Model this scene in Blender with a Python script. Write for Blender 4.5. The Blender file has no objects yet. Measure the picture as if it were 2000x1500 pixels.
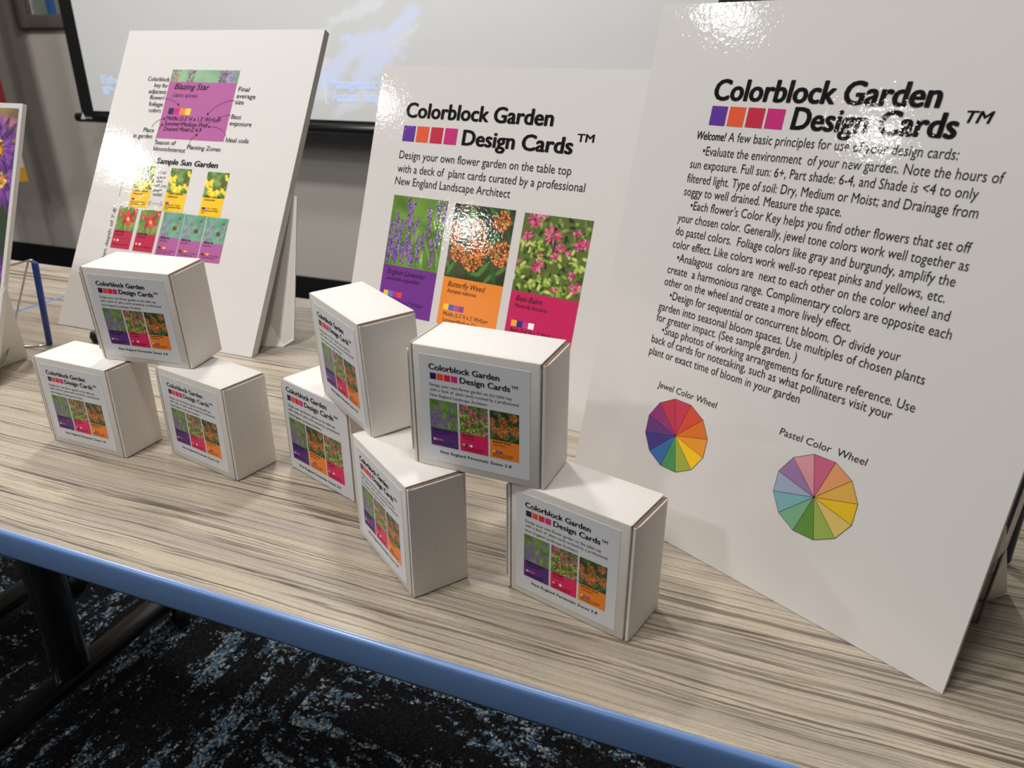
import bpy, bmesh, math, random
import numpy as np
from mathutils import Vector, Matrix

SC = bpy.context.scene
COL = SC.collection
TZ = 0.74                                    # height of the table top above the carpet
PHI = -0.372                                 # heading of the long walls and tables
ES = Vector((math.cos(PHI), math.sin(PHI), 0)); EN = Vector((-math.sin(PHI), math.cos(PHI), 0))
def room(s, n, z): return ES * s + EN * n + Vector((0, 0, z))

# ------------------------------------------------------------------ camera, world, exposure, lights
cd = bpy.data.cameras.new('camera'); cam = bpy.data.objects.new('camera', cd); COL.objects.link(cam)
cam.location = (0, 0, TZ + 0.39765)
pit, rol = 0.41381, 0.00229
cp, sp = math.cos(pit), math.sin(pit); cr, sr = math.cos(rol), math.sin(rol)
fw = Vector((0, cp, -sp)); up0 = Vector((0, sp, cp)); rt0 = Vector((1, 0, 0))
rt = rt0 * cr + up0 * sr; up = up0 * cr - rt0 * sr
M3 = Matrix((rt, up, -fw)).transposed()
cam.rotation_euler = M3.to_euler()
cd.sensor_width = 36; cd.lens = 1492.1 * 36 / 2000; cd.clip_start = 0.01; cd.clip_end = 50
cd.dof.use_dof = True; cd.dof.focus_distance = 0.74; cd.dof.aperture_fstop = 11.0
SC.camera = cam
W = bpy.data.worlds.new('room_air'); SC.world = W; W.use_nodes = True
W.node_tree.nodes['Background'].inputs[0].default_value = (0.9, 0.9, 1.0, 1); W.node_tree.nodes['Background'].inputs[1].default_value = 0.035
SC.view_settings.view_transform = 'Standard'; SC.view_settings.look = 'None'
SC.view_settings.gamma = 1; SC.view_settings.use_curve_mapping = False
SC.view_settings.exposure = -0.48
try: SC.cycles.max_bounces = 6; SC.cycles.use_denoising = True; SC.cycles.caustics_reflective = False; SC.cycles.caustics_refractive = False
except Exception: pass
CEIL = 2.90
# recessed ceiling lamps and two added ones: x, y, watts
LAMPS = [(-4.17, 0.34, 25), (-3.75, 0.82, 17), (-5.48, -1.14, 29), (-0.95, 0.20, 33), (-1.9, -1.2, 27), (0.12, 0.28, 15), (1.2, -1.1, 2), (-0.1, -2.4, 5),  # second is added for the left board's glare, sixth to brighten the right table
         (-0.45, 1.95, 36), (-2.1, 1.95, 54), (2.9, -0.3, 3), (2.0, 1.1, 3)]
LAMP_COL = (1.0, 0.972, 0.945)

# ------------------------------------------------------------------ helpers
def srgb(h):
    h = h.lstrip('#'); c = [int(h[i:i+2], 16) / 255 for i in (0, 2, 4)]
    return tuple(x / 12.92 if x <= .04045 else ((x + .055) / 1.055) ** 2.4 for x in c)
def nmat(name):
    m = bpy.data.materials.new(name); m.use_nodes = True; nt = m.node_tree
    return m, nt, nt.nodes['Principled BSDF']
def setp(b, **k):
    for a, v in k.items():
        a = a.replace('_', ' ')
        if a in b.inputs: b.inputs[a].default_value = v
def plain(name, col, rough=.5, **k):
    m, nt, b = nmat(name); b.inputs['Base Color'].default_value = (*col, 1); b.inputs['Roughness'].default_value = rough
    setp(b, **k)
    return m
def add(nt, t, **k):
    n = nt.nodes.new(t)
    for a, v in k.items(): setattr(n, a, v)
    return n
def noise(nt, vec, scale, detail=2, rough=.5, dim='3D'):
    n = add(nt, 'ShaderNodeTexNoise'); n.inputs['Scale'].default_value = scale; n.inputs['Detail'].default_value = detail; n.inputs['Roughness'].default_value = rough
    if vec is not None: nt.links.new(vec, n.inputs['Vector'])
    return n
def mapping(nt, vec, scale=(1, 1, 1), loc=(0, 0, 0)):
    n = add(nt, 'ShaderNodeMapping'); n.inputs['Scale'].default_value = scale; n.inputs['Location'].default_value = loc
    nt.links.new(vec, n.inputs['Vector']); return n.outputs[0]
def ramp(nt, fac, stops):
    n = add(nt, 'ShaderNodeValToRGB'); e = n.color_ramp.elements
    while len(e) < len(stops): e.new(.5)
    for i, (p, c) in enumerate(stops):
        e[i].position = p; e[i].color = (*c, 1) if len(c) == 3 else c
    nt.links.new(fac, n.inputs[0]); return n.outputs[0]
def mix(nt, fac, a, b, mode='MIX'):
    n = add(nt, 'ShaderNodeMix', data_type='RGBA', blend_type=mode)
    for s, v in ((0, fac), (6, a), (7, b)):
        if hasattr(v, 'is_linked') or hasattr(v, 'links'): nt.links.new(v, n.inputs[s])
        else: n.inputs[s].default_value = v if s == 0 else (*v, 1)
    return n.outputs[2]
def math_(nt, op, a, b=None, c=None):
    n = add(nt, 'ShaderNodeMath', operation=op)
    for i, v in enumerate((a, b, c)):
        if v is None: continue
        if hasattr(v, 'links'): nt.links.new(v, n.inputs[i])
        else: n.inputs[i].default_value = v
    return n.outputs[0]
def bump(nt, b, h, strength, dist, inp='Normal'):
    n = add(nt, 'ShaderNodeBump'); n.inputs['Strength'].default_value = strength; n.inputs['Distance'].default_value = dist
    nt.links.new(h, n.inputs['Height']); nt.links.new(n.outputs[0], b.inputs[inp]); return n
def objc(nt): return add(nt, 'ShaderNodeTexCoord').outputs['Object']

def link(name, me, m=None, parent=None):
    o = bpy.data.objects.new(name, me); COL.objects.link(o)
    if m is not None and me is not None:
        if len(me.materials) == 0: me.materials.append(m)
    if parent is not None: o.parent = parent
    return o
def mesh(name, verts, faces, smooth=False):
    me = bpy.data.meshes.new(name); me.from_pydata([tuple(v) for v in verts], [], faces); me.update()
    if smooth: me.polygons.foreach_set('use_smooth', [True] * len(me.polygons))
    return me
def tag(o, label=None, cat=None, group=None, kind=None):
    if label: o['label'] = label
    if cat: o['category'] = cat
    if group: o['group'] = group
    if kind: o['kind'] = kind
    return o
def empty(name, loc=(0, 0, 0), rz=0, **k):
    o = bpy.data.objects.new(name, None); COL.objects.link(o); o.location = loc; o.rotation_euler = (0, 0, rz); o.empty_display_size = .05
    return tag(o, **k)
def box_me(x0, x1, y0, y1, z0, z1, bev=0, seg=2):
    bm = bmesh.new()
    vs = [bm.verts.new(p) for p in [(x0,y0,z0),(x1,y0,z0),(x1,y1,z0),(x0,y1,z0),(x0,y0,z1),(x1,y0,z1),(x1,y1,z1),(x0,y1,z1)]]
    for f in [(0,3,2,1),(4,5,6,7),(0,1,5,4),(1,2,6,5),(2,3,7,6),(3,0,4,7)]: bm.faces.new([vs[i] for i in f])
    if bev: bmesh.ops.bevel(bm, geom=bm.edges[:], offset=bev, segments=seg, profile=.5, affect='EDGES')
    me = bpy.data.meshes.new('box'); bm.to_mesh(me); bm.free()
    if bev: me.polygons.foreach_set('use_smooth', [True] * len(me.polygons)); 
    try:
        if bev: me.set_sharp_from_angle(angle=math.radians(50))
    except Exception: pass
    return me
def prism(pts, y0, y1):                      # outline in x,z extruded along y
    n = len(pts); v = [(p[0], y0, p[1]) for p in pts] + [(p[0], y1, p[1]) for p in pts]
    f = [tuple(range(n)), tuple(range(2 * n - 1, n - 1, -1))] + [(i, i + n, (i + 1) % n + n, (i + 1) % n) for i in range(n)]
    return mesh('prism', v, f)
def slab(pts, t, back):                      # planar 3d polygon given thickness along vector back
    n = len(pts); pts = [Vector(p) for p in pts]; nb = Vector(back).normalized() * t
    v = pts + [p + nb for p in pts]
    f = [tuple(range(n)), tuple(range(2 * n - 1, n - 1, -1))] + [(i, i + n, (i + 1) % n + n, (i + 1) % n) for i in range(n)]
    me = mesh('slab', v, f); bm = bmesh.new(); bm.from_mesh(me); bmesh.ops.recalc_face_normals(bm, faces=bm.faces); bm.to_mesh(me); bm.free()
    return me
def tube(path, r, sides=10, closed=False):
    P = [Vector(p) for p in path]; v = []; f = []
    prev = None
    for i, p in enumerate(P):
        d = (P[min(i + 1, len(P) - 1)] - P[max(i - 1, 0)]).normalized()
        a = prev if prev is not None else (Vector((0, 0, 1)) if abs(d.z) < .9 else Vector((1, 0, 0)))
        a = (a - d * a.dot(d)).normalized(); prev = a; b = d.cross(a)
        for k in range(sides):
            t = 2 * math.pi * k / sides; v.append(p + (a * math.cos(t) + b * math.sin(t)) * r)
    for i in range(len(P) - 1):
        for k in range(sides):
            k2 = (k + 1) % sides; f.append((i * sides + k, i * sides + k2, (i + 1) * sides + k2, (i + 1) * sides + k))
    f.append(tuple(range(sides - 1, -1, -1))); f.append(tuple((len(P) - 1) * sides + k for k in range(sides)))
    return mesh('tube', v, f, True)
def smooth_path(pts, n=8, rad=.3):
    P = [Vector(p) for p in pts]; out = [P[0]]
    for i in range(1, len(P) - 1):
        a, b, c = P[i-1], P[i], P[i+1]
        d = min(rad, (a - b).length * .45, (c - b).length * .45)
        p0 = b + (a - b).normalized() * d; p1 = b + (c - b).normalized() * d
        for k in range(n + 1):
            t = k / n; out.append(p0 * (1 - t) ** 2 + b * 2 * t * (1 - t) + p1 * t * t)
    out.append(P[-1]); return out
def lathe(prof, seg=24):                     # (r, z)
    v = []; f = []
    for r, z in prof:
        for k in range(seg):
            a = 2 * math.pi * k / seg; v.append((r * math.cos(a), r * math.sin(a), z))
    for i in range(len(prof) - 1):
        for k in range(seg):
            k2 = (k + 1) % seg; f.append((i * seg + k, i * seg + k2, (i + 1) * seg + k2, (i + 1) * seg + k))
    return mesh('lathe', v, f, True)

# ------------------------------------------------------------------ materials
def mat_laminate(name, col=None, attr=False, rough=.45):
    """glossy laminated print: one paper/ink base, one rippled clear film"""
    m, nt, b = nmat(name)
    if attr:
        a = add(nt, 'ShaderNodeAttribute'); a.attribute_name = 'ink'; nt.links.new(a.outputs['Color'], b.inputs['Base Color'])
    else: b.inputs['Base Color'].default_value = (*col, 1)
    setp(b, Roughness=rough, Specular_IOR_Level=.3, Coat_Weight=1.0, Coat_Roughness=.045, Coat_IOR=1.5)
    c = objc(nt)
    n1 = noise(nt, c, 230, 2.5, .55); n2 = noise(nt, c, 55, 1, .5)
    h = math_(nt, 'ADD', n1.outputs[0], math_(nt, 'MULTIPLY', n2.outputs[0], .6))
    bump(nt, b, h, 1.0, .00011, 'Coat Normal')
    return m
WHITE = (.80, .775, .755)
M_BOARD = mat_laminate('laminated white print', WHITE)
M_BINK = mat_laminate('laminated black ink', (.012, .011, .012), rough=.5)
M_BPIC = mat_laminate('laminated colour print', attr=True)
def mat_paper(name, col=None, attr=False, rough=.38):
    m, nt, b = nmat(name)
    if attr:
        a = add(nt, 'ShaderNodeAttribute'); a.attribute_name = 'ink'; nt.links.new(a.outputs['Color'], b.inputs['Base Color'])
    else: b.inputs['Base Color'].default_value = (*col, 1)
    setp(b, Roughness=rough, Specular_IOR_Level=.45)
    n = noise(nt, objc(nt), 900, 2); bump(nt, b, n.outputs[0], .25, .0001)
    return m
M_LABEL = mat_paper('label paper', (.76, .785, .82)); M_LINK = mat_paper('label black ink', (.02, .019, .022)); M_LPIC = mat_paper('label colour ink', attr=True)
def mat_card(name, col, rough=.62):
    m, nt, b = nmat(name); c = objc(nt)
    n = noise(nt, c, 420, 4, .65); n2 = noise(nt, c, 18, 3, .6)
    k = ramp(nt, n.outputs[0], [(.3, tuple(x * .93 for x in col)), (.62, col)])
    k2 = mix(nt, math_(nt, 'MULTIPLY', n2.outputs[0], .22), k, tuple(x * .86 for x in col))
    nt.links.new(k2, b.inputs['Base Color']); setp(b, Roughness=rough, Specular_IOR_Level=.35)
    n3 = noise(nt, mapping(nt, c, (1, 1, .25)), 260, 2)
    bump(nt, b, math_(nt, 'ADD', n.outputs[0], n3.outputs[0]), .35, .00022)
    return m
M_CARD = mat_card('white mailer card', (.79, .755, .71)); M_EDGE = mat_card('brown corrugated edge', (.20, .135, .085), .9)
M_FOAM = mat_card('foam board edge', (.74, .72, .69), .8); M_EASEL = mat_card('white easel card', (.82, .79, .74), .55)
M_CREASE = plain('crease', (.55, .52, .48), .8)
M_CHROME = plain('bright wire', (.55, .53, .50), .22, Metallic=1.0)
M_BLUE = plain('blue sleeve', srgb('#17428f'), .42); M_RUBBER = plain('black rubber', (.008, .008, .009), .5)
M_BLACK = plain('black border', (.006, .006, .008), .55)

# table top laminate
def mat_wood():
    m, nt, b = nmat('pale streaked laminate'); c = objc(nt)
    w = noise(nt, mapping(nt, c, (2.2, 4, 1)), 2.0, 3)
    w2 = noise(nt, mapping(nt, c, (26, 160, 1)), 1.0, 3, .6)
    wob = math_(nt, 'ADD', math_(nt, 'MULTIPLY', math_(nt, 'SUBTRACT', w.outputs[0], .5), .010), math_(nt, 'MULTIPLY', math_(nt, 'SUBTRACT', w2.outputs[0], .5), .0024))
    sep = add(nt, 'ShaderNodeSeparateXYZ'); nt.links.new(c, sep.inputs[0])
    cmb = add(nt, 'ShaderNodeCombineXYZ'); nt.links.new(sep.outputs[0], cmb.inputs[0]); nt.links.new(math_(nt, 'ADD', sep.outputs[1], wob), cmb.inputs[1])
    v = cmb.outputs[0]
    broad = noise(nt, mapping(nt, v, (1.8, 42, 1)), 1, 3, .6)
    mid = noise(nt, mapping(nt, v, (2.6, 190, 1), (3, 1, 0)), 1, 3, .6)
    fine = noise(nt, mapping(nt, v, (7, 560, 1), (7, 2, 0)), 1, 2, .5)
    speck = noise(nt, mapping(nt, v, (220, 1100, 1), (1, 6, 0)), 1, 2, .5)
    c1 = ramp(nt, broad.outputs[0], [(.34, srgb('#a0968a')), (.50, srgb('#afa493')), (.68, srgb('#beb29d'))])
    c2 = mix(nt, ramp(nt, mid.outputs[0], [(.47, (.0,) * 3), (.66, (.30,) * 3)]), c1, srgb('#8d8477'))
    c3 = mix(nt, ramp(nt, fine.outputs[0], [(.48, (0,) * 3), (.68, (.55,) * 3)]), c2, srgb('#cabda4'))
    c3 = mix(nt, ramp(nt, speck.outputs[0], [(.5, (0,) * 3), (.72, (.35,) * 3)]), c3, srgb('#7f7568'))
    # thin dark pores: contour lines of noises drawn out along the grain, broken up along their length
    cur = c3; kk = None
    for q, (sx, sy, lv, wd, seed, dark, br) in enumerate([(.40, 58, .50, .0100, 11, '#4a4036', (3, 22)), (.45, 66, .44, .011, 31, '#50453b', (5, 45)), (.45, 70, .57, .010, 57, '#554a3f', (5, 45)), (.8, 115, .50, .015, 83, '#6a5f53', (8, 70)), (.8, 130, .43, .015, 143, '#70655a', (8, 70)), (.6, 85, .52, .010, 211, '#5c5045', (6, 50))]):
        n_ = noise(nt, mapping(nt, v, (sx, sy, 1), (seed, seed * .37, 0)), 1, 1.0, .5)
        bn = noise(nt, mapping(nt, v, (*br, 1), (seed * .7, 3, 0)), 1, 3, .6)
        l_ = math_(nt, 'ABSOLUTE', math_(nt, 'SUBTRACT', n_.outputs[0], lv))
        k_ = ramp(nt, l_, [(.0, (1,) * 3), (wd * .4, (.85,) * 3), (wd, (0,) * 3)])
        k_ = mix(nt, 1.0, k_, ramp(nt, bn.outputs[0], [(.40, (.0,) * 3), (.54, (.95,) * 3)]), 'MULTIPLY')
        cur = mix(nt, k_, cur, srgb(dark)); kk = k_ if kk is None else kk
    nt.links.new(cur, b.inputs['Base Color'])
    setp(b, Roughness=.36, Specular_IOR_Level=.45)
    bump(nt, b, math_(nt, 'SUBTRACT', fine.outputs[0], math_(nt, 'MULTIPLY', kk, .8)), .3, .0002)
    return m
M_WOOD = mat_wood()
M_BAND = plain('blue edge band', srgb('#6f92c8'), .27, Specular_IOR_Level=.6)
def mat_blackmetal():
    m, nt, b = nmat('glossy black metal'); b.inputs['Base Color'].default_value = (.010, .009, .009, 1)
    setp(b, Roughness=.28, Coat_Weight=.6, Coat_Roughness=.15)
    n = noise(nt, objc(nt), 300, 2); bump(nt, b, n.outputs[0], .15, .0003); return m
M_LEG = mat_blackmetal()
def mat_wall(name, col):
    m, nt, b = nmat(name); c = objc(nt)
    n = noise(nt, c, 90, 3); b.inputs['Base Color'].default_value = (*col, 1)
    setp(b, Roughness=.7); bump(nt, b, n.outputs[0], .3, .0006); return m
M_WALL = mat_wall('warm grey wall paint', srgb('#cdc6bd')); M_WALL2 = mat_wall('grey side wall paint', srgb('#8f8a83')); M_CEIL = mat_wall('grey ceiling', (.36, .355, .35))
def mat_carpet():
    m, nt, b = nmat('flecked loop carpet'); c = objc(nt)
    oi = add(nt, 'ShaderNodeObjectInfo')
    off = add(nt, 'ShaderNodeVectorMath', operation='ADD'); nt.links.new(c, off.inputs[0])
    sc_ = add(nt, 'ShaderNodeVectorMath', operation='SCALE'); nt.links.new(oi.outputs['Location'], sc_.inputs[0]); sc_.inputs[3].default_value = 3.7
    nt.links.new(sc_.outputs[0], off.inputs[1]); v = off.outputs[0]
    vor = add(nt, 'ShaderNodeTexVoronoi'); vor.inputs['Scale'].default_value = 230; nt.links.new(v, vor.inputs['Vector'])
    # strongest along tile x : elongated patches of lighter yarn
    cellpos = vor.outputs['Position']
    band = noise(nt, mapping(nt, v, (5, 17, 1)), 1, 3, .6)
    clump = noise(nt, mapping(nt, v, (30, 60, 1), (4, 4, 0)), 1, 3, .65)
    val = math_(nt, 'ADD', math_(nt, 'MULTIPLY', band.outputs[0], .62), math_(nt, 'MULTIPLY', clump.outputs[0], .45))
    sepc = add(nt, 'ShaderNodeSeparateColor'); nt.links.new(vor.outputs['Color'], sepc.inputs[0])
    val2 = math_(nt, 'ADD', val, math_(nt, 'MULTIPLY', math_(nt, 'SUBTRACT', sepc.outputs[0], .5), .13))
    mask = ramp(nt, val2, [(.588, (0,) * 3), (.608, (1,) * 3)])
    mask.node.color_ramp.interpolation = 'LINEAR'
    yarn = ramp(nt, sepc.outputs[1], [(.0, srgb('#2f4a63')), (.3, srgb('#4d7391')), (.5, srgb('#8fa3b0')), (.7, srgb('#cfcdc4')), (.85, srgb('#2b2d30')), (1, srgb('#6f8fa6'))])
    # flat-woven greyish mesh areas
    wv = noise(nt, mapping(nt, v, (4, 11, 1), (9, 3, 0)), 1, 2)
    gm = ramp(nt, wv.outputs[0], [(.52, (0,) * 3), (.60, (.8,) * 3)])
    dots = ramp(nt, vor.outputs['Distance'], [(.0, srgb('#575c62')), (.35, srgb('#161619'))])
    base0 = ramp(nt, sepc.outputs[2], [(0, srgb('#121114')), (.7, srgb('#1d1b1d')), (1, srgb('#2c2928'))])
    c1 = mix(nt, gm, base0, dots); c2 = mix(nt, mask, c1, yarn)
    nt.links.new(c2, b.inputs['Base Color']); setp(b, Roughness=.95, Specular_IOR_Level=.15)
    hgt = math_(nt, 'ADD', math_(nt, 'MULTIPLY', vor.outputs['Distance'], -1.0), math_(nt, 'MULTIPLY', mask, .7))
    bump(nt, b, hgt, .9, .003)
    return m
M_CARPET = mat_carpet()

# ------------------------------------------------------------------ lettering
_dg = None
_cache = {}
def glyphs(body, bold, shear, spacing=1.0):
    """2d triangles of a line of text, baseline at 0, cap height 1"""
    key = (body, bold, shear, spacing)
    if key in _cache: return _cache[key]
    c = bpy.data.curves.new('t', 'FONT'); c.body = body; c.size = 1; c.shear = shear; c.resolution_u = 3; c.space_character = spacing
    c.offset = 0.0
    o = bpy.data.objects.new('t', c); COL.objects.link(o)
    dg = bpy.context.evaluated_depsgraph_get(); ev = o.evaluated_get(dg); me = ev.to_mesh()
    v = np.array([(p.co.x, p.co.y) for p in me.vertices]); f = [tuple(p.vertices) for p in me.polygons]
    ev.to_mesh_clear(); bpy.data.objects.remove(o); bpy.data.curves.remove(c)
    v = v / CAPH
    if bold:
        n = len(v); d = bold
        of = [(0, 0), (-d, 0), (d, 0), (-.6 * d, .45 * d), (.6 * d, .45 * d), (-.6 * d, -.45 * d), (.6 * d, -.45 * d)]
        vv = np.concatenate([v + o_ for o_ in of]); ff = []
        for k in range(len(of)): ff += [tuple(i + n * k for i in q) for q in f]
        v, f = vv, ff
    _cache[key] = (v, f); return v, f
CAPH = 1.0
_v, _f = glyphs('H', 0, 0); CAPH = float(_v[:, 1].max()); _cache.clear()
def lettering(lines, y=-.00035, tr=None):
    """lines: (text, x0, baseline0, x1, baseline1, cap, bold, shear[, spacing]) in mm on the face plane (x right, z up) -> one mesh"""
    V = []; F = []; k = 0
    for ln in lines:
        t, x0, z0, x1, z1, cap, bold, sh = ln[:8]; spc = ln[8] if len(ln) > 8 else 1.0
        v, f = glyphs(t, bold, sh, spc)
        a, b_ = v[:, 0].min(), v[:, 0].max()
        X = x0 + (v[:, 0] - a) / (b_ - a) * (x1 - x0)
        Z = z0 + v[:, 1] * cap + (X - x0) / max(x1 - x0, 1e-6) * (z1 - z0)
        if tr: X, Z = tr(X, Z)
        for i in range(len(X)): V.append((X[i] / 1000, y, Z[i] / 1000))
        F += [tuple(j + k for j in q) for q in f]; k += len(v)
    # faces towards -y
    me = mesh('lettering', V, F)
    return me
def fixn(me):
    me.calc_loop_triangles()
    fl = [p for p in me.polygons if p.normal.y > 0]
    if fl:
        bm = bmesh.new(); bm.from_mesh(me); bm.faces.ensure_lookup_table()
        bmesh.ops.reverse_faces(bm, faces=[bm.faces[p.index] for p in fl]); bm.to_mesh(me); bm.free()
    return me

# ------------------------------------------------------------------ printed pictures, painted into ink colours
class Pic:
    def __init__(s, w, h, col):
        s.w, s.h = w, h; s.a = np.zeros((h, w, 3)); s.a[:] = srgb(col)
        s.r = np.random.RandomState(7)
        s.yy, s.xx = np.mgrid[0:h, 0:w] + .5
    def blob(s, x, y, rx, ry=None, col='#fff', al=1., ang=0., soft=.35):
        ry = ry or rx; R = max(rx, ry) * s.w * 1.1 + 1; cx, cy = x * s.w, y * s.w
        x0, x1 = int(max(0, cx - R)), int(min(s.w, cx + R + 1)); y0, y1 = int(max(0, cy - R)), int(min(s.h, cy + R + 1))
        if x0 >= x1 or y0 >= y1: return
        dx = s.xx[y0:y1, x0:x1] - cx; dy = s.yy[y0:y1, x0:x1] - cy; c, n = math.cos(ang), math.sin(ang)
        u = (dx * c + dy * n) / (rx * s.w); v = (-dx * n + dy * c) / (ry * s.w); d = np.sqrt(u * u + v * v)
        k = (np.clip((1 - d) / soft, 0, 1) * al)[..., None]; q = np.array(srgb(col) if isinstance(col, str) else col)
        s.a[y0:y1, x0:x1] = s.a[y0:y1, x0:x1] * (1 - k) + q * k
    def line(s, x0, y0, x1, y1, w, col, al=1., soft=.5):
        d = math.hypot(x1 - x0, y1 - y0); s.blob((x0 + x1) / 2, (y0 + y1) / 2, d / 2, w, col, al, math.atan2(y1 - y0, x1 - x0), soft)
    def mesh(s, x0, x1, z0, z1, nx, ny, y=-.0003):
        # box-sample to a grid of ink points
        gx = np.linspace(0, s.w - 1, nx + 1); gz = np.linspace(0, s.h - 1, ny + 1)
        kx = max(1, int(s.w / nx)); ky = max(1, int(s.h / ny)); A = s.a
        if kx > 1 or ky > 1:
            P = np.pad(A, ((ky, ky), (kx, kx), (0, 0)), 'edge').cumsum(0).cumsum(1)
            P = np.pad(P, ((1, 0), (1, 0), (0, 0)))
            yi = (gz + ky).astype(int); xi = (gx + kx).astype(int)
            a_, b_ = yi - ky // 2, yi - ky // 2 + ky; c_, d_ = xi - kx // 2, xi - kx // 2 + kx
            S = (P[np.ix_(b_, d_)] - P[np.ix_(a_, d_)] - P[np.ix_(b_, c_)] + P[np.ix_(a_, c_)]) / (kx * ky)
        else: S = A[np.ix_(np.round(gz).astype(int), np.round(gx).astype(int))]
        X = x0 + (x1 - x0) * np.arange(nx + 1) / nx; Z = z1 - (z1 - z0) * np.arange(ny + 1) / ny
        V = np.stack(np.broadcast_arrays(X[None, :] / 1000, np.float64(y), Z[:, None] / 1000), -1).reshape(-1, 3)
        i = (np.arange(ny)[:, None] * (nx + 1) + np.arange(nx)[None, :]).ravel()
        F = np.stack([i, i + nx + 1, i + nx + 2, i + 1], -1)
        return V, F, np.clip(S.reshape(-1, 3), 0, 1)
def ink_mesh(parts):
    """parts: list of (V, F, C) -> one mesh with point colour attribute 'ink'"""
    V = []; F = []; C = []; k = 0
    for v, f, c in parts:
        V.append(np.asarray(v, float)); C.append(np.asarray(c, float)); F += [tuple(int(j) + k for j in q) for q in f]; k += len(v)
    V = np.concatenate(V); C = np.concatenate(C)
    me = mesh('ink', V, F)
    at = me.color_attributes.new('ink', 'FLOAT_COLOR', 'POINT')
    at.data.foreach_set('color', np.concatenate([C * INK, np.ones((len(C), 1))], 1).ravel().astype(np.float32))
    return me
INK = 1.35
def quad(x0, x1, z0, z1, col, y=-.0003):
    q = np.array(srgb(col)) if isinstance(col, str) else np.array(col)
    return ([(x0/1000, y, z0/1000), (x1/1000, y, z0/1000), (x1/1000, y, z1/1000), (x0/1000, y, z1/1000)], [(0, 1, 2, 3)], [q] * 4)
def poly(pts, col, y=-.0003):
    return ([(a/1000, y, b/1000) for a, b in pts], [tuple(range(len(pts)))], [np.array(srgb(col))] * len(pts))

def p_lavender():
    p = Pic(200, 205, '#5c8230'); r = p.r
    for i in range(60): p.blob(r.rand(), r.rand(), .08 + .18 * r.rand(), None, ['#6f9a34', '#4a6e28', '#86ab4a', '#35531f'][r.randint(4)], .5, 0, 1)
    for i in range(26):
        x = r.rand() * 1.1; p.line(x, 1.05, x - .35 * r.rand() + .05, .35 + .2 * r.rand(), .007, ['#a9bf7a', '#d2d8ab', '#5d8038', '#3d5c28'][r.randint(4)], .85)
    spk = [(.30, .02, .5, .10), (.42, .07, .45, -.12), (.86, .0, .33, .0), (.96, .05, .35, .02), (.70, .12, .5, .04), (.13, .25, .5, .02), (.04, .38, .55, .02), (.24, .35, .6, -.05),
           (.36, .42, .55, .03), (.50, .30, .3, -.05), (.56, .55, .45, .04), (.44, .62, .4, 0), (.10, .62, .4, .05), (.30, .66, .4, .02), (.66, .50, .3, .0), (.78, .55, .3, .1), (.92, .45, .3, -.02), (.20, .75, .3, 0), (.86, .8, .2, 0), (.5, .8, .25, 0), (.05, .8, .25, 0)]
    for x, y, L, dx in spk:
        n = int(L * 120)
        for k in range(n):
            t = k / n; wd = .034 * (1 - .35 * abs(t - .45))
            c = ['#6f3a9a', '#8a4fb0', '#532a78', '#a070c8', '#3c1c5c', '#7a44a4'][r.randint(6)]
            p.blob(x + dx * t + (r.rand() - .5) * 2 * wd, y + L * t * .8,   .020, .013, c, .95, r.rand() * 3, .5)
            if r.rand() < .12: p.blob(x + dx * t + (r.rand() - .5) * wd, y + L * t * .8, .008, None, '#c9bf9a', .8)
    return p
def p_weed():
    p = Pic(200, 205, '#26341f'); r = p.r
    for i in range(40): p.blob(r.rand(), r.rand(), .08 + .14 * r.rand(), None, ['#3c4a2a', '#53462f', '#1d2916', '#5c5138', '#2b4a22'][r.randint(5)], .6, 0, .9)
    p.blob(.05, .75, .25, .35, '#6a5846', .8, 0, .8); p.blob(.2, .08, .15, .12, '#7a6a50', .6, 0, 1)
    for i in range(34):
        x, y = r.rand(), r.rand(); p.blob(x, y, .13, .035, ['#3f6b30', '#2c5226', '#55803c', '#1f3d1c'][r.randint(4)], .85, r.rand() * 3.1, .4)
    p.blob(.33, .15, .05, .11, '#5f8a3e', .9, .3, .4); p.blob(.62, .85, .16, .04, '#4c8040', .95, -.9, .3); p.blob(.8, .88, .15, .04, '#2d5c2a', .95, 1.2, .3)
    for cx, cy, R, n in [(.80, .17, .14, 120), (.05, .40, .15, 120), (.45, .36, .17, 90), (.88, .60, .17, 150), (.43, .70, .20, 210), (.16, .68, .13, 90), (.62, .55, .10, 40)]:
        for k in range(n):
            a = r.rand() * 6.28; q = R * math.sqrt(r.rand()); x = cx + q * math.cos(a); y = cy + q * math.sin(a)
            c = ['#e2762e', '#d25c1d', '#ef9347', '#b94a18', '#f0a860', '#7c2f12'][r.randint(6)]
            for j in range(3): p.blob(x, y, .020, .0075, c, .95, r.rand() * 3.1, .5)
    return p
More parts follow.
